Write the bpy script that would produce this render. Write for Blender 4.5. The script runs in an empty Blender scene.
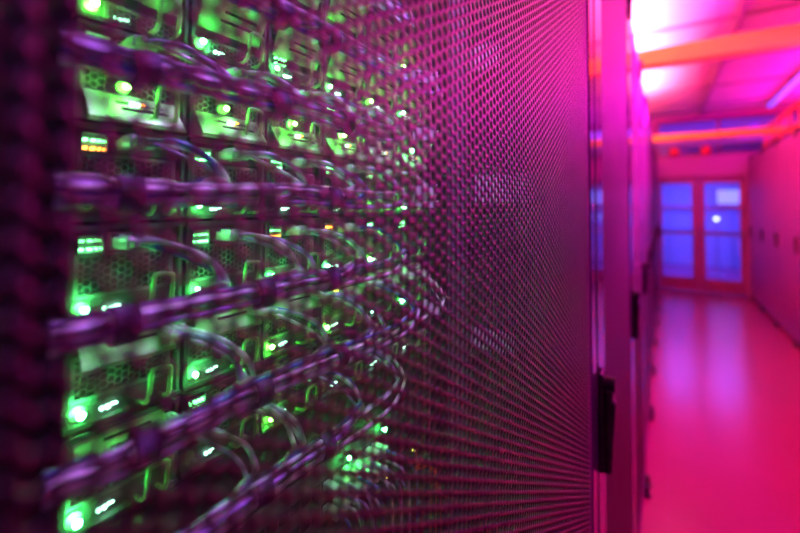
import bpy, bmesh, math, random
import numpy as np
from mathutils import Vector, Matrix
random.seed(7)
C = bpy.context.scene.collection
PI = math.pi
EYE = 1.5
FPX = 400.0
YAW = math.atan(264/400)
CY, SY = math.cos(YAW), math.sin(YAW)
DOOR = 0.105          # distance of the left door faces from the eye, across the aisle
SRV = 0.300           # plane of the server faces
K = 1.435             # rack interior scaled by this about the camera, onto the deeper server plane
RIGHT = 1.18          # faces of the right-hand rack row
END = 8.87            # end wall
CEIL = 3.17

def along(px, d):     # distance down the aisle seen at picture column px on a left-hand plane d away
    u = 664-px
    Z = FPX*d/(CY*u)
    return (Z-d*SY)/CY
def drop(px, py, d):  # height of the point on that plane
    u = 664-px
    return EYE-(py-207)/u*d/CY

# ------------------------------------------------------------------ materials
def mat(name, col, rough=0.5, metal=0.0, emit=None, strength=0.0, bump=0.0, scale=60.0, spec=0.5, coat=0.0, vary=0.0):
    m = bpy.data.materials.new(name); m.use_nodes = True
    nt = m.node_tree; b = nt.nodes['Principled BSDF']
    b.inputs['Base Color'].default_value = (*col, 1)
    b.inputs['Roughness'].default_value = rough
    b.inputs['Metallic'].default_value = metal
    b.inputs['Specular IOR Level'].default_value = spec
    b.inputs['Coat Weight'].default_value = coat
    if emit:
        b.inputs['Emission Color'].default_value = (*emit, 1)
        b.inputs['Emission Strength'].default_value = strength
    if bump or vary:
        tc = nt.nodes.new('ShaderNodeTexCoord'); n = nt.nodes.new('ShaderNodeTexNoise')
        n.inputs['Scale'].default_value = scale; n.inputs['Detail'].default_value = 3
        nt.links.new(tc.outputs['Object'], n.inputs['Vector'])
        if bump:
            bp = nt.nodes.new('ShaderNodeBump'); bp.inputs['Strength'].default_value = bump; bp.inputs['Distance'].default_value = 0.002
            nt.links.new(n.outputs['Fac'], bp.inputs['Height']); nt.links.new(bp.outputs['Normal'], b.inputs['Normal'])
        if vary:
            r = nt.nodes.new('ShaderNodeMapRange')
            r.inputs['To Min'].default_value = max(0.02, rough-vary); r.inputs['To Max'].default_value = rough+vary
            nt.links.new(n.outputs['Fac'], r.inputs['Value']); nt.links.new(r.outputs['Result'], b.inputs['Roughness'])
    return m

M = {}
M['mesh'] = mat('perforated_steel', (.008, .005, .007), .36, 0.0, spec=1.0)
M['rack'] = mat('rack_paint', (.28, .05, .32), .45, 0.0, vary=.08, scale=8)
M['inner'] = mat('rack_interior', (.05, .05, .055), .6)
M['stile'] = mat('door_stile_gloss', (.13, .05, .16), .12, .35, vary=.04, scale=5)
M['black'] = mat('black_plastic', (.012, .012, .014), .45, bump=.1)
M['zinc'] = mat('zinc_steel', (.42, .43, .45), .4, .7)
M['node'] = mat('node_sheet_metal', (.15, .15, .16), .42, .3, bump=.05, scale=300)
M['vent'] = mat('node_vent_metal', (.36, .34, .40), .45, .3)
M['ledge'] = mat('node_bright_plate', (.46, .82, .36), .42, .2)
M['hole'] = mat('dark_recess', (.006, .006, .007), .8)
M['blank'] = mat('blank_panel_paint', (.022, .022, .024), .55)
M['led_on'] = mat('green_led', (.1, .6, .2), .3, emit=(.06, 1, .16), strength=290)
M['led_dim'] = mat('green_led_dim', (.1, .6, .2), .3, emit=(.10, 1, .06), strength=270)
M['led_off'] = mat('led_unlit', (.05, .14, .07), .3)
M['ind_green'] = mat('indicator_green', (.1, .6, .2), .3, emit=(.16, 1, .28), strength=14)
M['ind_amber'] = mat('indicator_amber', (.6, .3, .05), .3, emit=(1, .30, .04), strength=11)
M['ind_cyan'] = mat('indicator_white', (.5, .6, .5), .3, emit=(.42, 1, .7), strength=11)
M['ind_yellow'] = mat('indicator_yellow', (.5, .5, .1), .3, emit=(.75, 1, .12), strength=7)
M['plug'] = mat('clear_plug', (.62, .72, .62), .25, coat=.3)
M['strap'] = mat('hook_strap', (.13, .06, .15), .85, bump=.3, scale=900)
M['paper'] = mat('label_paper', (.86, .86, .84), .6)
M['strip'] = mat('label_strip_paper', (.52, .60, .54), .6)
M['ink'] = mat('label_ink', (.03, .03, .035), .6)
M['cab'] = [mat('cable_lavender', (.66, .60, .80), .28, coat=.6), mat('cable_blue', (.13, .18, .62), .3, coat=.3),
            mat('cable_white', (.84, .84, .84), .28, coat=.6), mat('cable_violet', (.50, .34, .76), .3, coat=.3)]
M['cab_orange'] = mat('cable_orange', (.85, .25, .03), .35)
M['ceil'] = mat('ceiling_panel', (.86, .86, .86), .55, bump=.1, scale=30)
M['tbar'] = mat('ceiling_bar', (.45, .38, .44), .45)
M['wall'] = mat('wall_paint', (.50, .14, .46), .6, bump=.05, scale=40)
M['doorp'] = mat('end_door_paint', (.34, .07, .28), .45)
M['beam'] = mat('yellow_beam_paint', (.95, .85, .04), .4)
M['tray'] = mat('orange_tray_paint', (.90, .22, .08), .45)
M['blue'] = mat('blue_room_wall', (.42, .46, .62), .6)
M['louver'] = mat('blue_room_slat', (.38, .42, .58), .5)
M['redcap'] = mat('red_fitting', (.80, .05, .05), .4)
M['pipe'] = mat('pipe_paint', (.35, .38, .55), .4)
M['screen'] = mat('lit_screen', (.5, .55, .7), .4, emit=(.30, .30, 1), strength=1.2)
M['lamp'] = mat('white_lamp', (.9, .9, .9), .4, emit=(.75, .85, 1), strength=6)
M['blue_tube'] = mat('blue_tube', (.3, .4, .9), .4, emit=(.10, .07, 1), strength=1.8)

def glass(name):
    m = bpy.data.materials.new(name); m.use_nodes = True; nt = m.node_tree
    nt.nodes.remove(nt.nodes['Principled BSDF'])
    t = nt.nodes.new('ShaderNodeBsdfTransparent'); t.inputs['Color'].default_value = (.86, .90, .96, 1)
    g = nt.nodes.new('ShaderNodeBsdfGlossy'); g.inputs['Roughness'].default_value = .03
    f = nt.nodes.new('ShaderNodeFresnel'); f.inputs['IOR'].default_value = 1.45
    x = nt.nodes.new('ShaderNodeMixShader')
    nt.links.new(f.outputs[0], x.inputs[0]); nt.links.new(t.outputs[0], x.inputs[1]); nt.links.new(g.outputs[0], x.inputs[2])
    nt.links.new(x.outputs[0], nt.nodes['Material Output'].inputs['Surface'])
    return m
M['glass'] = glass('window_glass')

def floor_mat():
    m = mat('floor_tile', (.50, .34, .40), .26, spec=.5); nt = m.node_tree; b = nt.nodes['Principled BSDF']
    tc = nt.nodes.new('ShaderNodeTexCoord'); n = nt.nodes.new('ShaderNodeTexNoise')
    n.inputs['Scale'].default_value = 1.6; n.inputs['Detail'].default_value = 4
    r = nt.nodes.new('ShaderNodeMapRange'); r.inputs['To Min'].default_value = .215; r.inputs['To Max'].default_value = .25
    br = nt.nodes.new('ShaderNodeTexBrick'); br.offset = 0
    br.inputs['Scale'].default_value = 1; br.inputs['Brick Width'].default_value = .6; br.inputs['Row Height'].default_value = .6
    br.inputs['Mortar Size'].default_value = .0015
    br.inputs['Color1'].default_value = (.38, .03, .15, 1); br.inputs['Color2'].default_value = (.365, .029, .142, 1); br.inputs['Mortar'].default_value = (.38, .04, .22, 1)
    nt.links.new(tc.outputs['Object'], n.inputs['Vector']); nt.links.new(n.outputs['Fac'], r.inputs['Value'])
    nt.links.new(r.outputs['Result'], b.inputs['Roughness'])
    nt.links.new(tc.outputs['Object'], br.inputs['Vector']); nt.links.new(br.outputs['Color'], b.inputs['Base Color'])
    return m
M['floor'] = floor_mat()

# ------------------------------------------------------------------ mesh helpers
def bx(bm, lo, hi, bevel=0.0, mi=0, rot=None, pivot=None):
    c = [(a+b)/2 for a, b in zip(lo, hi)]; d = [abs(b-a) for a, b in zip(lo, hi)]
    r = bmesh.ops.create_cube(bm, size=1.0)
    vs = r['verts']
    for v in vs: v.co = Vector((v.co.x*d[0], v.co.y*d[1], v.co.z*d[2])) + Vector(c)
    if bevel:
        es = list({e for v in vs for e in v.link_edges})
        q = bmesh.ops.bevel(bm, geom=es, offset=bevel, segments=1, affect='EDGES', clamp_overlap=True)
        vs = list({v for f in q['faces'] for v in f.verts} | {v for v in vs if v.is_valid})
    if rot is not None:
        p = Vector(pivot if pivot else c)
        for v in vs: v.co = rot @ (v.co-p) + p
    for f in {f for v in vs for f in v.link_faces}: f.material_index = mi
    return vs
def cyl(bm, p, axis, r, h, n=16, mi=0, r2=None):
    z = Vector((0, 0, 1)); q = z.rotation_difference(Vector(axis).normalized()).to_matrix().to_4x4()
    mt = Matrix.Translation(Vector(p)) @ q @ Matrix.Translation((0, 0, h/2))
    rr = bmesh.ops.create_cone(bm, cap_ends=True, segments=n, radius1=r, radius2=r if r2 is None else r2, depth=h, matrix=mt)
    for f in {f for v in rr['verts'] for f in v.link_faces}: f.material_index = mi
    return rr['verts']
def ball(bm, p, r, sx=1, sy=1, sz=1, u=14, v=8, mi=0):
    mt = Matrix.Translation(Vector(p)) @ Matrix.Diagonal((sx, sy, sz, 1))
    rr = bmesh.ops.create_uvsphere(bm, u_segments=u, v_segments=v, radius=r, matrix=mt)
    for f in {f for w in rr['verts'] for f in w.link_faces}: f.material_index = mi; f.smooth = True
def smooth_path(pts, k=8):
    P = [Vector(p) for p in pts]; out = []
    P = [P[0]*2-P[1]] + P + [P[-1]*2-P[-2]]
    for i in range(1, len(P)-2):
        a, b, c, d = P[i-1], P[i], P[i+1], P[i+2]
        for t in range(k):
            t /= k
            out.append(.5*((2*b)+(c-a)*t+(2*a-5*b+4*c-d)*t*t+(3*b-a-3*c+d)*t**3))
    out.append(P[-2]); return out
def tube(bm, path, r, n=8, mi=0):
    rings = []; up = Vector((.13, .21, .97)); N = len(path)
    prev = None
    for i, p in enumerate(path):
        t = (path[min(i+1, N-1)]-path[max(i-1, 0)])
        t = t.normalized() if t.length > 1e-9 else Vector((0, 0, 1))
        if prev is None:
            prev = t.orthogonal().normalized()
        prev = (prev - t*prev.dot(t)).normalized()
        b = t.cross(prev)
        rings.append([bm.verts.new(p+(prev*math.cos(2*PI*k/n)+b*math.sin(2*PI*k/n))*r) for k in range(n)])
    for A, B in zip(rings, rings[1:]):
        for k in range(n):
            f = bm.faces.new((A[k], A[(k+1) % n], B[(k+1) % n], B[k])); f.smooth = True; f.material_index = mi
    for R_ in (rings[0][::-1], rings[-1]):
        f = bm.faces.new(R_); f.material_index = mi
def me(name, bm, mats):
    bmesh.ops.recalc_face_normals(bm, faces=bm.faces[:])
    d = bpy.data.meshes.new(name); bm.to_mesh(d); bm.free()
    for m in (mats if isinstance(mats, (list, tuple)) else [mats]): d.materials.append(m)
    return d
def unit(d):  # enlarges a part mesh by the interior's scale about the camera
    d.transform(Matrix.Scale(K, 4)); return d
def link(name, data, parent=None, loc=(0, 0, 0)):
    o = bpy.data.objects.new(name, data); C.objects.link(o); o.location = loc
    if parent: o.parent = parent
    return o
def obj(name, bm, mats, parent=None, loc=(0, 0, 0)): return link(name, me(name, bm, mats), parent, loc)
def thing(name, label, cat, loc=(0, 0, 0), group=None):
    o = bpy.data.objects.new(name, None); C.objects.link(o); o.location = loc; o.empty_display_size = .02
    o['label'] = label; o['category'] = cat
    if group: o['group'] = group
    return o
def tag(o, label, cat, group=None):
    o['label'] = label; o['category'] = cat
    if group: o['group'] = group
    return o
def struct(name, bm, mats, parent=None):
    o = obj(name, bm, mats, parent)
    if not parent: o['kind'] = 'structure'
    return o
def box_struct(name, lo, hi, m):
    bm = bmesh.new(); bx(bm, lo, hi); return struct(name, bm, m)
def copy_tree(o, parent=None):
    c = o.copy(); C.objects.link(c)
    if parent: c.parent = parent
    for ch in list(o.children): copy_tree(ch, c)
    return c
ORD = ['first', 'second', 'third', 'fourth', 'fifth', 'sixth', 'seventh', 'eighth', 'ninth', 'tenth', 'eleventh']

# ------------------------------------------------------------------ setting
XL, XR, Y0, YB = -1.30, 2.40, -2.4, 13.0
box_struct('floor', (XL, Y0, -.1), (XR, YB, 0), M['floor'])
box_struct('ceiling', (XL, Y0, CEIL), (XR, YB, CEIL+.1), M['ceil'])
box_struct('wall_left', (XL-.1, Y0, 0), (XL, YB, CEIL), M['wall'])
box_struct('wall_right', (XR, Y0, 0), (XR+.1, YB, CEIL), M['wall'])
box_struct('wall_back', (XL, Y0-.1, 0), (XR, Y0, CEIL), M['wall'])
# ceiling grid
n = 1
for x in (-.63, .57, 1.77):
    bm = bmesh.new(); bx(bm, (x-.025, Y0, CEIL-.03), (x+.025, END, CEIL)); struct('trim_%d' % n, bm, M['tbar']); n += 1
for y in (.85, 2.05, 3.25, 4.45, 5.65, 6.85, 8.05):
    bm = bmesh.new(); bx(bm, (XL, y-.02, CEIL-.025), (XR, y+.02, CEIL)); struct('trim_%d' % n, bm, M['tbar']); n += 1
# end wall with a double doorway and a glazed strip above it
DX0, DX1, DZ = -.10, 1.16, 2.06
bm = bmesh.new()
bx(bm, (XL, END, 0), (DX0, END+.12, CEIL)); bx(bm, (DX1, END, 0), (XR, END+.12, 2.42)); bx(bm, (DX0, END, DZ), (DX1, END+.12, 2.42))
bx(bm, (DX1+.75, END, 2.42), (XR, END+.12, CEIL)); bx(bm, (DX0, END, 3.08), (DX1+.75, END+.12, CEIL))
struct('wall_end', bm, M['wall'])
bm = bmesh.new()
for x in (DX0, .80, DX1+.71): bx(bm, (x, END-.01, 2.42), (x+.04, END+.13, 3.08))
bx(bm, (DX0, END-.01, 2.42), (DX1+.75, END+.13, 2.46)); bx(bm, (DX0, END-.01, 3.04), (DX1+.75, END+.13, 3.08))
w = struct('window_1', bm, M['doorp'])
bm = bmesh.new(); bx(bm, (DX0+.02, END+.05, 2.44), (DX1+.73, END+.06, 3.06)); obj('pane', bm, M['glass'], w)
def leaf(name, x0, x1, gx0, gx1, hs):
    bm = bmesh.new(); y0, y1 = END+.03, END+.08
    gz0, gz1 = .24, 1.93
    bx(bm, (x0, y0, .01), (gx0, y1, DZ)); bx(bm, (gx1, y0, .01), (x1, y1, DZ))
    bx(bm, (gx0, y0, .01), (gx1, y1, gz0)); bx(bm, (gx0, y0, gz1), (gx1, y1, DZ))
    bx(bm, (gx0, y0+.01, 1.475), (gx1, y1-.01, 1.52))
    d = struct(name, bm, M['doorp'])
    bm = bmesh.new(); bx(bm, (gx0-.005, y0+.02, gz0-.005), (gx1+.005, y0+.027, gz1+.005)); obj('pane', bm, M['glass'], d)
    bm = bmesh.new(); bx(bm, (gx0-.04, y0-.07, 1.015), (gx1+.04, y0-.04, 1.06), .006)
    for xx in (gx0-.02, gx1+.02): bx(bm, (xx-.015, y0-.045, 1.02), (xx+.015, y0, 1.055))
    obj('push_bar', bm, M['zinc'], d)
    return d
leaf('door_1', DX0+.005, .508, -.03, .42, 1)
leaf('door_2', .512, DX1-.005, .605, 1.08, -1)
# room behind the doors
box_struct('wall_far', (XL, YB-.1, 0), (XR, YB, CEIL), M['blue'])
box_struct('light_baffle', (XL, END+.12, 2.40), (XR, YB-.1, 2.44), M['blue'])  # slab added to keep blue light out of the space behind the transom
bm = bmesh.new()
for z in (.9, 1.42): bx(bm, (-.6, YB-.17, z), (2.2, YB-.12, z+.05))
for x in (-.6, .1, .72, 1.35, 2.15): bx(bm, (x, YB-.20, 0), (x+.05, YB-.12, 2.3))
bx(bm, (-.6, YB-.20, 2.25), (2.2, YB-.12, 2.3))
tag(obj('shelf_unit', bm, M['louver']), 'blue slatted shelf unit in the room beyond the end doors', 'shelf')
t = thing('wall_screen', 'bright pale panel glowing high behind the right glass door', 'screen', (1.34, YB-.26, 1.76))
bm = bmesh.new(); bx(bm, (-.25, 0, -.20), (.25, .05, .20), .01); obj('screen_frame', bm, M['black'], t)
bm = bmesh.new(); bx(bm, (-.03, .04, -.05), (.03, .06, .05)); obj('bracket', bm, M['black'], t)
bm = bmesh.new(); bx(bm, (-.23, -.006, -.18), (.23, .002, .18)); obj('screen_face', bm, M['screen'], t)
t = thing('desk_lamp', 'small round white lamp seen through the right glass door', 'lamp', (.96, 11.2, 0))
bm = bmesh.new(); ball(bm, (0, 0, 1.245), .035); obj('globe', bm, M['lamp'], t)
bm = bmesh.new(); cyl(bm, (0, 0, 0), (0, 0, 1), .016, 1.2); cyl(bm, (0, 0, 0), (0, 0, 1), .14, .02, 24); obj('stand', bm, M['zinc'], t)

# ------------------------------------------------------------------ perforated door sheet
def perforated(name, y0, y1, z0, z1, p, ratio, t, fine):
    """sheet in the YZ plane around x=0; staggered round holes; real thickness. fine=(za,zb): range with 12-sided holes"""
    c = p*math.sqrt(3)/2; R = p/math.sqrt(3); rh = p*ratio/2
    cols = int((y1-y0)/c); rows = int((z1-z0)/p)
    i, j = np.meshgrid(np.arange(cols), np.arange(rows), indexing='ij')
    cy = y0+c*(i+.5)+0*j; cz = z0+p*(j+.5)+np.where(i % 2 == 1, p/2, 0)
    cy = cy.ravel(); cz = cz.ravel()
    isf = (cz > fine[0]) & (cz < fine[1])
    V = []; F = []; base = 0
    for sel, n in ((isf, 12), (~isf, 6)):
        Y, Z = cy[sel], cz[sel]
        if len(Y) == 0: continue
        ang = np.arange(n)*2*PI/n
        orad = np.full(n, R)
        if n == 12: orad[1::2] = p/2
        for x in (t/2, -t/2):
            for rad in (orad, np.full(n, rh if n == 12 else rh*1.06)):
                V.append(np.stack([np.full((len(Y), n), x), Y[:, None]+rad*np.cos(ang), Z[:, None]+rad*np.sin(ang)], -1).reshape(-1, 3))
        k = len(Y)*n
        cell = (np.arange(len(Y))*n)[:, None]; a = np.arange(n)[None, :]; b = (a+1) % n
        fo, fi, bo, bi = base, base+k, base+2*k, base+3*k
        def q(*s): return np.stack([x.ravel() for x in s], -1)
        F.append(q(fo+cell+a, fo+cell+b, fi+cell+b, fi+cell+a))
        F.append(q(bo+cell+b, bo+cell+a, bi+cell+a, bi+cell+b))
        F.append(q(fi+cell+a, fi+cell+b, bi+cell+b, bi+cell+a))
        base += 4*k
    V = np.concatenate(V).astype(np.float32); F = np.concatenate(F).astype(np.int32)
    d = bpy.data.meshes.new(name)
    d.vertices.add(len(V)); d.vertices.foreach_set('co', V.ravel())
    d.loops.add(F.size); d.loops.foreach_set('vertex_index', F.ravel())
    d.polygons.add(len(F)); d.polygons.foreach_set('loop_start', np.arange(0, F.size, 4, dtype=np.int32))
    d.update(calc_edges=True); d.validate()
    d.materials.append(M['mesh'])
    return d

# ------------------------------------------------------------------ racks
PITCH, STILE, RH = .90, .170, 2.32
# local rack frame: front faces +X at x=0, y runs 0..PITCH, stile at low y
def make_rack(solid=False):
    r = thing('server_rack', 'x', 'server rack', (0, 0, 0))
    bm = bmesh.new()                          # open-fronted cabinet
    T = .02; D = 1.05; b0 = .035
    bx(bm, (-D, .003, b0), (-.034, .003+T, RH)); bx(bm, (-D, PITCH-.003-T, b0), (-.034, PITCH-.003, RH))
    bx(bm, (-D, .003, RH-T), (-.034, PITCH-.003, RH)); bx(bm, (-D, .003, b0), (-.034, PITCH-.003, b0+T))
    bx(bm, (-D, .003, b0), (-D+T, PITCH-.003, RH))
    obj('cabinet', bm, M['inner'], r)
    bm = bmesh.new()                          # door frame: thin border round the mesh
    z0, z1 = .05, RH-.01
    bx(bm, (-.030, .004, z0), (0, STILE, z1), .003)
    st = obj('door_stile', bm, M['rack'] if solid else M['stile'], r)
    bm = bmesh.new(); bx(bm, (-.001, .062, z0+.01), (.0012, .068, z1-.01)); obj('door_seal', bm, M['black'], st)
    bm = bmesh.new()
    bx(bm, (-.030, STILE, z0), (-.002, PITCH-.006, z0+.06), .002); bx(bm, (-.030, STILE, z1-.06), (-.002, PITCH-.006, z1), .002)
    bx(bm, (-.026, PITCH-.014, z0), (-.002, PITCH-.004, z1), .002)
    dr = obj('mesh_door', bm, M['rack'], r)
    if solid:
        bm = bmesh.new(); bx(bm, (-.012, STILE-.001, z0+.055), (-.004, PITCH-.012, z1-.055))
        for q in range(3): bx(bm, (-.004, STILE+.16+q*.19, z0+.12), (.002, STILE+.19+q*.19, z1-.12), .002)
        obj('door_panel', bm, M['rack'], dr)
    else: link('perforated_sheet', SHEET, dr, (-.003, 0, 0))
    bm = bmesh.new()                          # swing handle
    hy = .096; zc = 1.095
    bx(bm, (0, hy-.022, zc-.082), (.007, hy+.022, zc+.098), .003)
    bx(bm, (.006, hy-.016, zc-.060), (.022, hy+.014, zc+.070), .005)
    bx(bm, (.010, hy-.014, zc-.086), (.027, hy+.010, zc+.050), .005, rot=Matrix.Rotation(R(4), 3, 'Y'), pivot=(.018, hy, zc+.04))
    cyl(bm, (.004, hy, zc+.076), (1, 0, 0), .013, .022, 20)
    cyl(bm, (.004, hy, zc-.072), (1, 0, 0), .010, .016, 20)
    obj('door_handle', bm, M['black'], st)
    for yy in (.035, PITCH-.06):
        bm = bmesh.new(); cyl(bm, (.010, yy, 0), (0, 0, 1), .020, .012, 16); cyl(bm, (.010, yy, .010), (0, 0, 1), .008, .035, 10)
        bx(bm, (-.05, yy-.014, .034), (.022, yy+.014, .050))
        obj('foot', bm, M['black'], r)
    bm = bmesh.new(); bx(bm, (-.05, .13, RH-.012), (.012, .19, RH+.03), .004); bx(bm, (-.002, .14, RH-.07), (.010, .18, RH), .002)
    obj('top_bracket', bm, M['black'], r)
    return r
def R(d): return math.radians(d)
SHEET = perforated('perforated_sheet', STILE-.001, PITCH-.006, .10, RH-.06, 0.008, .72, .0013, (.88, 1.92))
rack0 = make_rack()
LY = -.150
for k in range(10):
    r = rack0 if k == 0 else copy_tree(rack0)
    r.location = (-DOOR, LY+PITCH*k, 0)
    r['group'] = 'racks along the left side of the aisle'
    r['label'] = ('nearest tall rack filled with green-lit servers behind its perforated door' if k == 0 else
                  'tall server rack with perforated door, %s along the left side of the aisle' % ORD[k])
rack1 = make_rack(True)
for k in range(10):
    r = rack1 if k == 0 else copy_tree(rack1)
    r.rotation_euler = (0, 0, PI); r.location = (RIGHT, 8.70-PITCH*k, 0)
    r['group'] = 'racks along the right side of the aisle'
    r['label'] = 'tall purple server rack across the aisle, %s from the end doors' % ORD[k]

# ------------------------------------------------------------------ inside the nearest rack
RAILY = {'left': .075, 'middle': .534, 'right': .690}
for key, y in RAILY.items():
    t = thing('mounting_rail', {'left': 'vertical steel mounting rail at the left ends of the server nodes',
              'middle': 'vertical steel mounting rail at the right ends of the server nodes',
              'right': 'vertical steel mounting rail beside the pale label strips'}[key], 'rail', (-SRV, y, .06), 'mounting rails in the nearest rack')
    bm = bmesh.new(); bx(bm, (-.003, -.008, 0), (0, .008, 2.2)); bx(bm, (-.04, -.008, 0), (0, -.0055, 2.2))
    obj('upright', bm, M['blank'] if key == 'left' else M['zinc'], t)
    bm = bmesh.new()
    for i in range(60):
        bx(bm, (-.0005, -.0040, .78+i*.01483), (.0006, .0040, .786+i*.01483))
    obj('slot_row', bm, M['hole'], t)

t = thing('cable_duct', 'tall dark cable duct at the left end of the cable bundles', 'cable duct', (-.18, .05, .06))
bm = bmesh.new(); bx(bm, (-.10, -.150, 0), (0, .001, 2.2))
obj('channel', bm, M['hole'], t)
bm = bmesh.new(); bx(bm, (-.0, -.140, .02), (.003, -.006, 2.18), .001); obj('cover', bm, M['blank'], t)
bm = bmesh.new()
for k in range(34): bx(bm, (-.0855, .0008, .05+k*.0639), (-.006, .0022, .068+k*.0639))
bx(bm, (-.0862, .0006, .03), (-.0848, .0020, 2.18)); bx(bm, (-.0075, .0006, .03), (-.0055, .0020, 2.18))
obj('finger_row', bm, M['hole'], t)
PW, PH = .0713, .0639  # node spacing with the scale about the camera already multiplied in
def ztop(r): return EYE-.0137-PH*r
def ycol(c): return .0923+PW*c
# --- node part meshes (local: +X towards the aisle, +Y along, z down from 0)
def m_chassis(plate_low=False):
    bm = bmesh.new(); W, H = .0478, .0430
    bx(bm, (-.30, 0, -H), (-.010, W, 0))
    bx(bm, (-.012, 0, -H), (0, .0022, 0)); bx(bm, (-.012, W-.0016, -H), (0, W, 0))
    bx(bm, (-.012, 0, -.0022), (.0015, W, 0)); bx(bm, (-.012, 0, -H), (0.0008, W, -H+.0020))
    bx(bm, (-.012, .0022, -.0125), (-.0030, W-.0016, -.0022), .0006)          # upper fascia
    bx(bm, (-.012, .0022, -H+.002), (-.0030, .0105, -.0318))           # fascia round the light
    bx(bm, (-.012, .0105, -H+.002), (-.0030, W-.0016, -.0318))
    for y, z in ((.044, -.036), (.044, -.0075)): cyl(bm, (-.004, y, z), (1, 0, 0), .0016, .0022, 10)
    return unit(me('chassis', bm, M['node']))
def hexgrid(y0, y1, z0, z1, p, x, rh, t):
    bm = bmesh.new(); c = p*math.sqrt(3)/2; i = 0
    while y0+c*(i+.5) < y1-p*.5:
        j = 0
        while True:
            zc = z1-p*(j+.55)-(p/2 if i % 2 else 0)
            if zc < z0+p*.5: break
            yc = y0+c*(i+.5)+p*.12; Ro = p/math.sqrt(3); o = []; n_ = []; ob = []; nb = []
            for k in range(6):
                a = PI/3*k
                o.append(bm.verts.new((x, yc+Ro*math.cos(a), zc+Ro*math.sin(a)))); n_.append(bm.verts.new((x, yc+rh*math.cos(a), zc+rh*math.sin(a))))
                nb.append(bm.verts.new((x-t, yc+rh*math.cos(a), zc+rh*math.sin(a))))
            for k in range(6):
                m2 = (k+1) % 6
                bm.faces.new((o[k], o[m2], n_[m2], n_[k])); bm.faces.new((n_[k], n_[m2], nb[m2], nb[k]))
            j += 1
        i += 1
    bx(bm, (x-t, y0-.0006, z0), (x+.0003, y0+.0012, z1)); bx(bm, (x-t, y1-.0012, z0), (x+.0003, y1+.0006, z1))
    bx(bm, (x-t, y0, z1-.001), (x+.0003, y1, z1+.0006)); bx(bm, (x-t, y0, z0-.0006), (x+.0003, y1, z0+.001))
    return bm
MV = unit(me('vent_panel', hexgrid(.0035, .0440, -.0318, -.0135, .0031, -.0030, .00148, .0012), M['vent']))
MVs = unit(me('vent_panel', hexgrid(.0110, .0440, -.0420, -.0322, .0029, -.0024, .00138, .0008), M['vent']))
def m_led(m):
    bm = bmesh.new(); ball(bm, (.0016, .0057, -.036), .0016, u=12, v=7)
    return unit(me('status_light', bm, m))
LEDS = {k: m_led(M[k]) for k in ('led_on', 'led_dim', 'led_off')}
bm = bmesh.new(); cyl(bm, (-.0032, .0057, -.036), (1, 0, 0), .0036, .0010, 20, r2=.0030); MHALO = unit(me('halo_dish', bm, M['ledge']))  # pale dish added to imitate the glow around the light
def m_ind(top, bot, y0=.0042, z0=-.0076):
    bm = bmesh.new()
    for k in range(4):
        w = (.0014, .0014, .0006, .0005)[k]; y = y0+(0, .0031, .0057, .0074)[k]
        bx(bm, (-.003, y, z0-.0004), (-.0005, y+w, z0+.0008), mi=0)
        bx(bm, (-.003, y, z0-.0038), (-.0005, y+w*.85, z0-.0028), mi=1)
    return unit(me('indicator_lights', bm, [top, bot]))
INDS = {'gg': m_ind(M['ind_green'], M['ind_green']), 'ga': m_ind(M['ind_green'], M['ind_amber']),
        'aa': m_ind(M['ind_amber'], M['ind_yellow']), 'oo': m_ind(M['led_off'], M['led_off'])}
bm = bmesh.new()
for a, b in (((-.003, .0030, -.0048), (.0002, .0128, -.0042)), ((-.003, .0030, -.0126), (.0002, .0128, -.0120)), ((-.003, .0030, -.0126), (.0002, .0035, -.0042)), ((-.003, .0123, -.0126), (.0002, .0128, -.0042))): bx(bm, a, b)
MFRAME = unit(me('indicator_frame', bm, M['zinc']))
def m_dots(m0, m1):
    bm = bmesh.new()
    for k, y in enumerate((.0150, .0172, .0190, .0203)):
        rr = (.0010, .0010, .0006, .0005)[k]
        cyl(bm, (-.0032, y, -.0375+(.0006 if k > 1 else 0)), (1, 0, 0), rr, .0010, 10, mi=0 if k < 2 else 1)
    return unit(me('activity_lights', bm, [m0, m1]))
DOTS = {'w': m_dots(M['ind_cyan'], M['ind_cyan']), 'a': m_dots(M['ind_cyan'], M['ind_amber'])}
def m_port():
    bm = bmesh.new()
    for y in (.0150, .0205):
        bx(bm, (-.004, y, -.0115), (.0006, y+.0046, -.0040), .0004, mi=0); bx(bm, (.0000, y+.0007, -.0106), (.0008, y+.0039, -.0049), mi=1)
    return unit(me('network_port', bm, [M['zinc'], M['hole']]))
MPORT = m_port()
def m_latch():
    bm = bmesh.new()
    tube(bm, smooth_path([(-.003, .0300, -.0405), (.006, .0300, -.0385), (.0085, .0302, -.0260), (.0088, .0318, -.0240), (.0085, .0375, -.0243), (.0080, .0392, -.0262), (.006, .0394, -.0385), (-.003, .0394, -.0405)], 4), .0011, 7)
    return unit(me('latch_handle', bm, M['ledge']))
MLATCH = m_latch()
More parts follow.
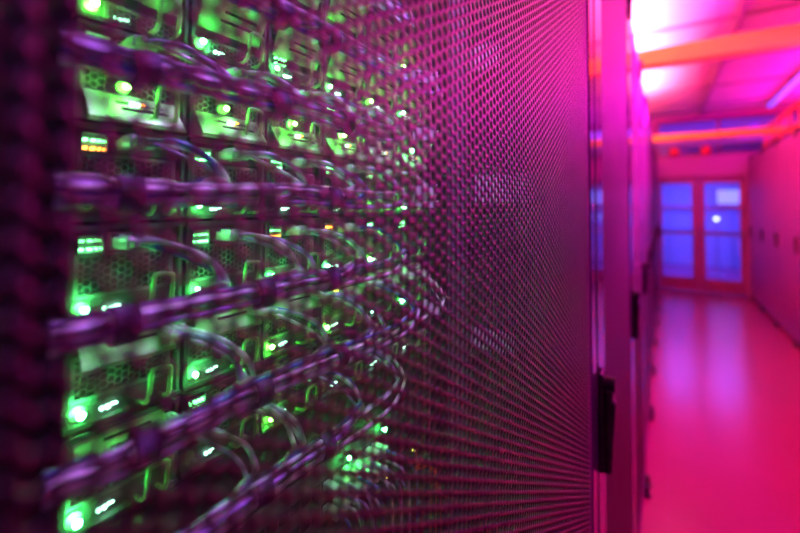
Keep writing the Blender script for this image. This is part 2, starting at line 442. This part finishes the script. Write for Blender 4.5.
def m_plate(y0, y1, z0, z1, out):      # slotted plate tilted so that its face looks up and out
    bm = bmesh.new(); n = Vector((z0-z1, 0, out)).normalized()*(1 if z0 > z1 else -1)
    th = n*.0008
    def P(y, f, k=0): return Vector((out*f-.002, y, z0+(z1-z0)*f))+th*k
    ys = [y0, y1]
    quad = [(P(y0+.001, 0), P(y1-.001, 0), P(y1, 1), P(y0, 1))]
    for a, b, c, d in quad:
        top = [bm.verts.new(v+th) for v in (a, b, c, d)]; bot = [bm.verts.new(v) for v in (a, b, c, d)]
        bm.faces.new(top); bm.faces.new(bot[::-1])
        for k in range(4): bm.faces.new((top[k], top[(k+1) % 4], bot[(k+1) % 4], bot[k]))
    def slot(ya, yb, fa, fb, mi):
        vs = [P(ya, fa, 1.6), P(yb, fa, 1.6), P(yb, fb, 1.6), P(ya, fb, 1.6)]
        lo = [bm.verts.new(v-th*1.2) for v in vs]; hi = [bm.verts.new(v) for v in vs]
        f = bm.faces.new(hi); f.material_index = mi
        for k in range(4):
            f = bm.faces.new((hi[k], hi[(k+1) % 4], lo[(k+1) % 4], lo[k])); f.material_index = mi
    w = y1-y0
    slot(y0+w*.30, y0+w*.80, .30, .37, 1); slot(y0+w*.34, y0+w*.84, .52, .59, 1)
    bx(bm, (out-.003, y0, z1-.0012), (out-.0015, y1, z1+.0005))
    return unit(me('slotted_plate', bm, [M['ledge'], M['hole']]))
PLATE = {'B': m_plate(.0030, .0410, -.0015, -.0155, .0110), 'C': m_plate(.0026, .0430, -.0295, -.0428, .0105), 'D': m_plate(.0030, .0440, -.0268, -.0060, .0090)}
CH = m_chassis()
# which lights are lit, as (column,row)
LIT = {(1, -3): 'led_on', (2, -3): 'led_on', (3, -3): 'led_on', (5, -3): 'led_on', (4, -3): 'led_dim', (1, -1): 'led_on', (4, -1): 'led_dim', (5, -1): 'led_on',
       (0, 0): 'led_on', (1, 0): 'led_on', (2, 0): 'led_on', (3, 0): 'led_on', (4, 0): 'led_dim', (5, 0): 'led_on',
       (0, 1): 'led_on', (1, 1): 'led_on', (2, 1): 'led_dim', (5, 1): 'led_on', (0, 2): 'led_on', (3, 1): 'led_dim', (5, -2): 'led_on', (5, -4): 'led_dim', (3, -4): 'led_dim',
       (0, -2): 'led_dim', (1, -2): 'led_dim', (2, -2): 'led_dim', (3, -2): 'led_dim', (0, -3): 'led_dim', (2, 2): 'led_dim'}
IND = {(0, -2): 'ga', (0, -1): 'ga', (1, -1): 'gg', (2, -1): 'gg', (3, -1): 'gg', (0, 0): 'gg', (1, 0): 'gg', (2, 0): 'ga', (3, 0): 'aa', (3, 1): 'aa', (1, 2): 'gg', (2, -3): 'gg',
       (4, -1): 'gg', (3, -2): 'ga', (1, -2): 'gg', (4, 0): 'gg', (5, 0): 'gg'}
ROWS = range(-4, 3)
def ntype(c, r): return {-4: 'D', -3: 'D', -2: 'C', -1: 'A', 0: 'A', 1: 'B', 2: 'A'}[r] if (c, r) != (0, 2) else 'B'
for ri, r in enumerate(ROWS):
    for c in range(6):
        ty = ntype(c, r)
        lit = LIT.get((c, r), 'led_off')
        if ty == 'C': lit_txt = 'tilted slotted plate'
        else: lit_txt = {'led_on': 'bright green light', 'led_dim': 'faint green light', 'led_off': 'unlit status light'}[lit]
        t = thing('server_node', 'server node with %s, %s from the left rail in the %s row down' % (lit_txt, ORD[c], ORD[ri]),
                  'server', (-SRV, ycol(c), ztop(r)), 'server nodes in the nearest rack')
        link('chassis', CH, t)
        link('vent_panel', MVs if ty == 'D' else MV, t)
        if ty != 'D':
            link('vent_panel', MVs, t) if ty == 'x' else None
        L = link('status_light', LEDS[lit], t); link('halo_dish', MHALO, L)
        if ty == 'C': L.location = (.006, .017, .014)  # unseen light placed above the slotted plate to light it
        if ty in 'AC':
            i_ = link('indicator_lights', INDS[IND.get((c, r), 'oo')], t); link('indicator_frame', MFRAME, i_)
            link('network_port', MPORT, t)
        elif ty == 'B':
            if (c, r) in IND:
                i_ = link('indicator_lights', INDS[IND[(c, r)]], t, (.0093, .0, .002)); link('indicator_frame', MFRAME, i_)
            p_ = link('network_port', MPORT, t, (0, .026, 0))
        else:
            p_ = link('network_port', MPORT, t, (.002, .0115, -.0015)) if c % 2 else None
            if (c, r) in IND: link('indicator_lights', INDS[IND[(c, r)]], t, (.0043, 0, -.0315))
        if ty in PLATE: link('slotted_plate', PLATE[ty], t)
        if (c, r) not in ((0, -1),): link('activity_lights', DOTS['a' if r == -2 else 'w'], t, (.0086 if ty == 'C' else .0007, .0086 if ty == 'C' else 0, -.0007 if ty != 'C' else .0057))
        link('latch_handle', MLATCH, t)

# blank panels above and below the nodes
def blank(z0, z1, label):
    t = thing('blank_panel', label, 'panel', (-SRV, .0923, z0), 'blank panels in the nearest rack')
    bm = bmesh.new(); bx(bm, (-.004, 0, .0008), (0, PW*6, z1-z0-.0008), .0012); bx(bm, (-.02, 0, .002), (-.004, PW*6, .004))
    obj('face_plate', bm, M['blank'], t)
    bm = bmesh.new()
    for y in (.008, PW*6-.008): cyl(bm, (-.0005, y, (z1-z0)/2), (1, 0, 0), .003, .0022, 14)
    obj('thumb_screw', bm, M['zinc'], t)
for i in range(1, 6): blank(ztop(-4)+PH*(i-1)+.001, ztop(-4)+PH*i+.001, 'dark blank panel, %s above the top row of server nodes' % ORD[i-1])
blank(ztop(2)-PH*2, ztop(2)-PH, 'dark blank panel directly below the bottom row of server nodes')
zs = ztop(2)-PH*3
for i in range(1, 6): blank(zs-PH*i, zs-PH*(i-1), 'dark blank panel, %s below the network switch' % ORD[i-1])
# network switch with plugs
t = thing('network_switch', 'network switch with a cluster of green-lit plugs under the server nodes', 'switch', (-SRV, .0923, zs))
bm = bmesh.new(); bx(bm, (-.25, 0, .001), (0, PW*6, PH-.001), .001); obj('chassis', bm, M['node'], t)
bm = bmesh.new()
for k in range(28):
    for z in (.012, .036):
        y = .012+k*.0138; bx(bm, (-.004, y, z), (.0006, y+.011, z+.010))
obj('network_port', bm, M['hole'], t)
bm = bmesh.new()
ys = [along(x, SRV)-.0923 for x in (414, 388)]
ball(bm, (.0015, ys[0], drop(414, 446, SRV)-zs), .0013); o = obj('activity_light', bm, M['ind_yellow'], t)
bm = bmesh.new(); ball(bm, (.0015, ys[1], drop(388, 472, SRV)-zs), .0012); obj('activity_light', bm, M['ind_yellow'], t)
bm = bmesh.new()
ball(bm, (.009, .318, .057), .0024); ball(bm, (.009, .252, .057), .0024); obj('status_light', bm, M['led_on'], t)
for k in range(7):
    for z in (.012, .036):
        y = .012+(k+15)*.0138
        pl = thing('network_plug', 'pale network plug lit green, %s from left in the %s switch row' % (ORD[k], 'upper' if z > .02 else 'lower'), 'plug', (-SRV, .0923+y, zs+z), 'plugs in the network switch')
        xo = .012 if z > .02 else 0
        bm = bmesh.new(); bx(bm, (0, .0008, .0005), (.020, .0102, .0085), .001); obj('plug_body', bm, M['plug'], pl)
        bm = bmesh.new(); tube(bm, smooth_path([(.018, .0055, .0045), (.030+xo, .0060, .003), (.036+xo, .007+.002*k, -.012), (.035+xo, .008+.004*k, -.05), (.034+xo, .010+.004*k, -.20)], 5), .0017, 6)
        obj('cable', bm, M['cab'][(k+int(z*100)) % 4], pl)
for k in range(3):
    bm = bmesh.new(); y = along(433+3*k, .27)
    zt = EYE-(455+6*k-207)/231*.27/CY
    tube(bm, smooth_path([(-.300, y-.012, zt-.012), (-.280, y-.004, zt-.004), (-.270, y, zt-.02), (-.268, y+.004*(k-1), zt-.08), (-.272, y-.006+.005*k, zt-.22), (-.275, y-.004, zt-.5)], 6), .0014, 6)
    tag(obj('patch_cable', bm, M['cab_orange']), 'thin orange cable hanging beside the network switch, %s of three' % ORD[k], 'cable', 'orange cables by the switch')

# cable bundles, one per row of nodes; each cable starts at a node port, loops over and joins the bundle
XB = -.2225
def bundle(ri, r):
    zb = EYE-.0585-PH*r
    b = thing('cable_bundle', 'tied violet network cable bundle running across the %s row of server nodes' % ORD[ri], 'cable bundle', (XB, .072, zb), 'cable bundles in the nearest rack')
    rnd = random.Random(50+ri); O = Vector((XB, .072, zb)); n = 0
    for c in range(6):
        ty = ntype(c, r)
        nc = 3 if c < 4 else (1 if c == 4 and ri % 2 else 0)
        for q in range(nc):
            y0 = ycol(c)+K*({'A': .0173, 'C': .0173, 'B': .0355, 'D': .0255}[ty]+(.0055 if q == 1 else 0)+.001*q)
            z0 = ztop(r)-K*((.0078 if ty != 'D' else .0088)+(.001 if q == 2 else 0))
            a = n*2.4; rad = K*(.0010+.0033*math.sqrt((n+.5)/12))
            oy = K*rnd.uniform(-.004, .006); ox = K*rnd.uniform(-.003, .003)
            bxo = rad*math.cos(a)*.8; bzo = rad*math.sin(a)*1.1
            pts = [(-SRV+.004, y0, z0), (-SRV+.023, y0+.003, z0+.0007), (-SRV+.043+ox, y0+.013+oy*.4, z0-.0007-.003*q), (XB-.0215+ox, y0+.0245+oy, z0-.0115-.003*q),
                   (XB-.0115+ox*.6, y0+.026+oy, z0-.027), (XB-.003, y0+.0145+oy*.5, zb+.0085+bzo*.5), (XB+bxo, y0-.0145, zb+bzo)]
            y = y0-.065
            while y > .085:
                pts.append((XB+bxo+rnd.uniform(-.0017, .0017), y, zb+bzo-.0022*math.sin((y-.03)*28)+rnd.uniform(-.0019, .0019)))
                y -= .065
            pts += [(XB+bxo, .070, zb+bzo), (XB+bxo, .0535, zb+bzo-.0005)]
            bm = bmesh.new(); tube(bm, [p-O for p in smooth_path(pts, 6)], K*(.00135 if q < 2 else .00105), 8)
            cb = obj('cable', bm, M['cab'][(0, 2, 3, 1, 0, 3, 2)[(n*3+ri) % 7]], b)
            if q < 2:
                bm = bmesh.new(); p0 = Vector(pts[0])-O
                bx(bm, p0+Vector((-.003, -.0024, -.0040)), p0+Vector((.018, .0032, .0032)), .0008)
                bx(bm, p0+Vector((.003, -.0012, .0028)), p0+Vector((.016, .0017, .0048)), .0004)
                bx(bm, p0+Vector((.018, -.0017, -.0026)), p0+Vector((.026, .0029, .0023)), .0008)
                obj('plug', bm, M['plug'], cb)
            n += 1
    for y in (.0976+rnd.uniform(-.012, .012), .1708+rnd.uniform(-.006, .012), .244+rnd.uniform(-.012, .012)):
        bm = bmesh.new()
        for f in range(1):
            ring = []
            N = 20
            for k in range(N):
                a = 2*PI*k/N
                ring.append([bm.verts.new((math.cos(a)*(.0068+d_), yy-.072, math.sin(a)*(.0082+d_)-.0004)) for yy, d_ in ((y-.0055, 0), (y+.0055, 0), (y+.0055, .0013), (y-.0055, .0013))])
            for k in range(N):
                A, B = ring[k], ring[(k+1) % N]
                for m in range(4): bm.faces.new((A[m], A[(m+1) % 4], B[(m+1) % 4], B[m]))
        obj('cable_strap', bm, M['strap'], b)
    return b
for ri, r in enumerate(ROWS): bundle(ri, r)

# label tags and strips
def tagcard(px, py, w, h, label, tilt, ink):
    y = along(px, .195); z = drop(px, py, .195)  # pulled towards the camera along the line of sight, ahead of the cables
    t = thing('cable_tag', label, 'label tag', (-.195, y, z), 'label tags by the middle rail')
    t.rotation_euler = (R(tilt), R(-14), R(-50))
    w *= .66; h *= .92
    bm = bmesh.new(); bx(bm, (-.0004, -w/2, -h/2), (.0004, w/2, h/2)); bx(bm, (-.0006, -w/2, -h/2), (.0006, -w/2+.002, h/2)); obj('card', bm, M['paper'], t)
    if ink:
        bm = bmesh.new()
        for k in range(5): bx(bm, (.0003, -w*.38+k*w*.17, h*.10), (.0006, -w*.38+k*w*.17+w*.08, h*.30))
        obj('print', bm, M['ink'], t)
    inv = t.rotation_euler.to_matrix().inverted(); end = inv @ Vector((-.298-t.location.x, .534-y, .012))
    bm = bmesh.new(); tube(bm, smooth_path([(0, w/2-.001, 0), (-.004, w/2+.004, .003), end*.6+Vector((0, 0, -.006)), end], 5), .0006, 6); obj('added_string', bm, M['cab'][2], t)  # string added as a support, the cards float ahead of the rail
tagcard(425, 77, .037, .0150, 'small printed white tag floating in front of the middle rail, uppermost of the tags', -4, True)
tagcard(424, 135, .034, .0143, 'small pale tag floating in front of the rail below the printed white tag', 3, False)
tagcard(424, 191, .033, .0115, 'crumpled pale tag floating in front of the middle rail near eye level', 12, False)
tagcard(424, 203, .033, .0122, 'pale tag hanging just under the crumpled one', -6, False)
tagcard(433, 308, .029, .0130, 'lowest pale tag floating in front of the middle rail', -15, False)
def strip(px0, px1, py, hpx, label):
    """pale strip fixed on the inside of the rack's right side panel"""
    ys = .705
    ds = [ (664-px)*CY*CY*ys/(FPX-(664-px)*CY*SY) for px in (px0, px1)]
    d = sum(ds)/2; px = (px0+px1)/2
    Z = CY*ys+SY*d; h = hpx*Z/FPX; z = drop(px, py, d)
    bm = bmesh.new(); bx(bm, (-max(ds), ys, z-h/2), (-min(ds), ys+.003, z+h/2), .0008)
    tag(obj('label_strip', bm, M['strip']), label, 'label strip', 'label strips right of the rail')
strip(474, 532, 190, 28, 'pale label strip behind the mesh at eye level right of the rail')
strip(473, 500, 56, 26, 'pale label strip behind the mesh near the top right')
strip(471, 515, 340, 20, 'pale label strip behind the mesh lower right of the rail')

# ------------------------------------------------------------------ overhead things
def crossbeam(y, z0, z1, dy, label):
    t = thing('overhead_beam', label, 'beam', (.5, y, z0), 'orange beams crossing the aisle')
    h = z1-z0
    bm = bmesh.new(); bx(bm, (-1.6, -dy/2, 0), (1.7, dy/2, h), .012); obj('bar', bm, M['beam'], t)
    for x in (-1.35, 1.35):
        bm = bmesh.new(); cyl(bm, (x, 0, h), (0, 0, 1), .012, CEIL-.001-z1, 10); bx(bm, (x-.05, -.05, CEIL-z0-.012), (x+.05, .05, CEIL-z0-.001)); obj('hanger', bm, M['tbar'], t)
crossbeam(3.65, 2.585, 2.72, .10, 'wide orange beam crossing the aisle overhead, nearer of two')
crossbeam(7.30, 2.50, 2.60, .10, 'thin glowing orange beam crossing in front of the end doors')
# ladder tray above the right-hand racks
t = thing('cable_ladder', 'red cable ladder running above the racks on the right side', 'cable tray', (1.34, 6.5, RH+.004))
for z in (.16, .40):
    bm = bmesh.new(); bx(bm, (-.02, -2.2, z-.03), (.02, 2.0, z+.03), .006); obj('rail', bm, M['tray'], t)
for k in range(9):
    bm = bmesh.new(); y = -2.0+k*.48; bx(bm, (-.015, y-.03, .18), (.015, y+.03, .38)); obj('rung', bm, M['tray'], t)
for y in (-2.0, -.5, .9, 1.9):
    bm = bmesh.new(); bx(bm, (-.02, y-.02, .0), (.02, y+.02, .14)); obj('foot', bm, M['tray'], t)
# blue tube light
t = thing('tube_light', 'blue linear tube light under the ceiling above the right racks', 'light', (1.42, 7.2, CEIL))
bm = bmesh.new(); bx(bm, (-.05, -1.3, -.05), (.05, 1.3, 0), .006); obj('housing', bm, M['tbar'], t)
bm = bmesh.new(); bx(bm, (-.035, -1.28, -.075), (.035, 1.28, -.049), .01); obj('diffuser', bm, M['blue_tube'], t)
# pipe with round fittings over the doors
t = thing('wall_pipe', 'horizontal bluish pipe on the end wall above the doors', 'pipe', (.6, END-.12, 2.62))
bm = bmesh.new(); cyl(bm, (-1.2, 0, 0), (1, 0, 0), .045, 2.6, 20); obj('tube', bm, M['pipe'], t)
for x in (-.6, .5, 1.2):
    bm = bmesh.new(); bx(bm, (x-.02, 0, -.05), (x+.02, .125, .05)); obj('bracket', bm, M['pipe'], t)
for px, lab in ((675, 'round red fitting above the left glass door'), (707, 'round red fitting above the right glass door')):
    a = math.atan((px-400)/400)-YAW; x = math.tan(a)*(END-.15)
    t = thing('alarm_bell', lab, 'alarm bell', (x, END-.13, 2.49), 'red fittings over the doors')
    bm = bmesh.new(); cyl(bm, (0, -.03, 0), (0, -1, 0), .085, .05, 24, r2=.06); ball(bm, (0, -.08, 0), .03); obj('gong', bm, M['redcap'], t)
    bm = bmesh.new(); bx(bm, (-.03, -.04, -.03), (.03, .128, .03)); obj('base', bm, M['doorp'], t)

# ------------------------------------------------------------------ lights
def area(name, loc, rot, sx, sy, col, power, spread=180):
    l = bpy.data.lights.new(name, 'AREA'); l.shape = 'RECTANGLE'; l.size = sx; l.size_y = sy; l.color = col; l.energy = power; l.spread = R(spread)
    o = bpy.data.objects.new(name, l); C.objects.link(o); o.location = loc; o.rotation_euler = rot
    o['kind'] = 'helper'
    return o
# uplight standing on top of the left racks, tipped towards the aisle
area('ceiling_wash', (-.32, 4.6, 2.66), (0, PI-R(34), 0), .2, 4.2, (1, .09, .18), 700)
area('ceiling_wash', (1.75, 6.2, 2.60), (0, PI+R(12), 0), .2, 4.0, (1, .008, .34), 70)  # added over the right racks to brighten the far ceiling
# red fill added under the ceiling, reddens the near floor
area('floor_fill', (.45, 3.4, 3.12), (0, 0, 0), .3, 2.4, (1, .0, .10), 6)
# magenta and violet fill added above the right row, brightens the left racks
area('magenta_wash', (1.22, 3.2, 2.42), (0, R(74), 0), .18, 2.0, (.9, .012, .58), 180, 140)
area('violet_wash', (1.25, -.55, 2.75), (0, R(50), 0), .4, .6, (.7, .12, .9), 9)
# violet fill added inside the top of the nearest rack, to light the cables
area('rack_inside_fill', (-.19, .34, 2.27), (0, R(-6), 0), .10, .62, (.58, .18, 1), 20)
area('violet_wash', (1.50, 7.0, 2.95), (0, R(45), 0), .3, 2.5, (.50, .0, 1), 26)
# violet fill added above the blue room, to brighten the transom
area('void_fill', (.6, 10.6, 3.12), (0, 0, 0), 2.2, 2.0, (.45, .05, 1), 30)
# blue room
area('blue_room_light', (.5, 11.0, 2.36), (0, 0, 0), 2.6, 2.4, (.15, .10, 1), 230)

# ------------------------------------------------------------------ camera
pitch, roll = R(2.0), R(.4)
fw = Vector((-SY*math.cos(pitch), CY*math.cos(pitch), math.sin(pitch)))
right = Vector((CY, SY, 0)); up = right.cross(fw)
right, up = right*math.cos(roll)+up*math.sin(roll)*1, up*math.cos(roll)-right*math.sin(roll)*1
cam = bpy.data.cameras.new('camera'); co = bpy.data.objects.new('camera', cam); C.objects.link(co)
m3 = Matrix((right, up, -fw)).transposed()
co.matrix_world = Matrix.Translation((0, 0, EYE)) @ m3.to_4x4()
cam.sensor_width = 36; cam.lens = FPX/800*36
def project(p, sx=0, sy=0):
    d = Vector(p)-Vector((0, 0, EYE)); Z = d.dot(fw)
    return 400+FPX*d.dot(right)/Z, 266.5-FPX*d.dot(up)/Z
vx, vy = project((0, 1e5, EYE))
cam.shift_x = (vx-664)/800; cam.shift_y = -(vy-207)/800 
cam.clip_start = .004; cam.clip_end = 60
cam.dof.use_dof = True; cam.dof.focus_distance = .36; cam.dof.aperture_fstop = 2.6; cam.dof.aperture_blades = 0
bpy.context.scene.camera = co

w = bpy.data.worlds.new('world'); bpy.context.scene.world = w; w.use_nodes = True
w.node_tree.nodes['Background'].inputs[0].default_value = (.01, .002, .012, 1); w.node_tree.nodes['Background'].inputs[1].default_value = 1
vs = bpy.context.scene.view_settings
vs.view_transform = 'Standard'; vs.look = 'None'; vs.exposure = 0; vs.gamma = 1
sc = bpy.context.scene
sc.cycles.max_bounces = 8; sc.cycles.transparent_max_bounces = 12
sc.cycles.use_denoising = True
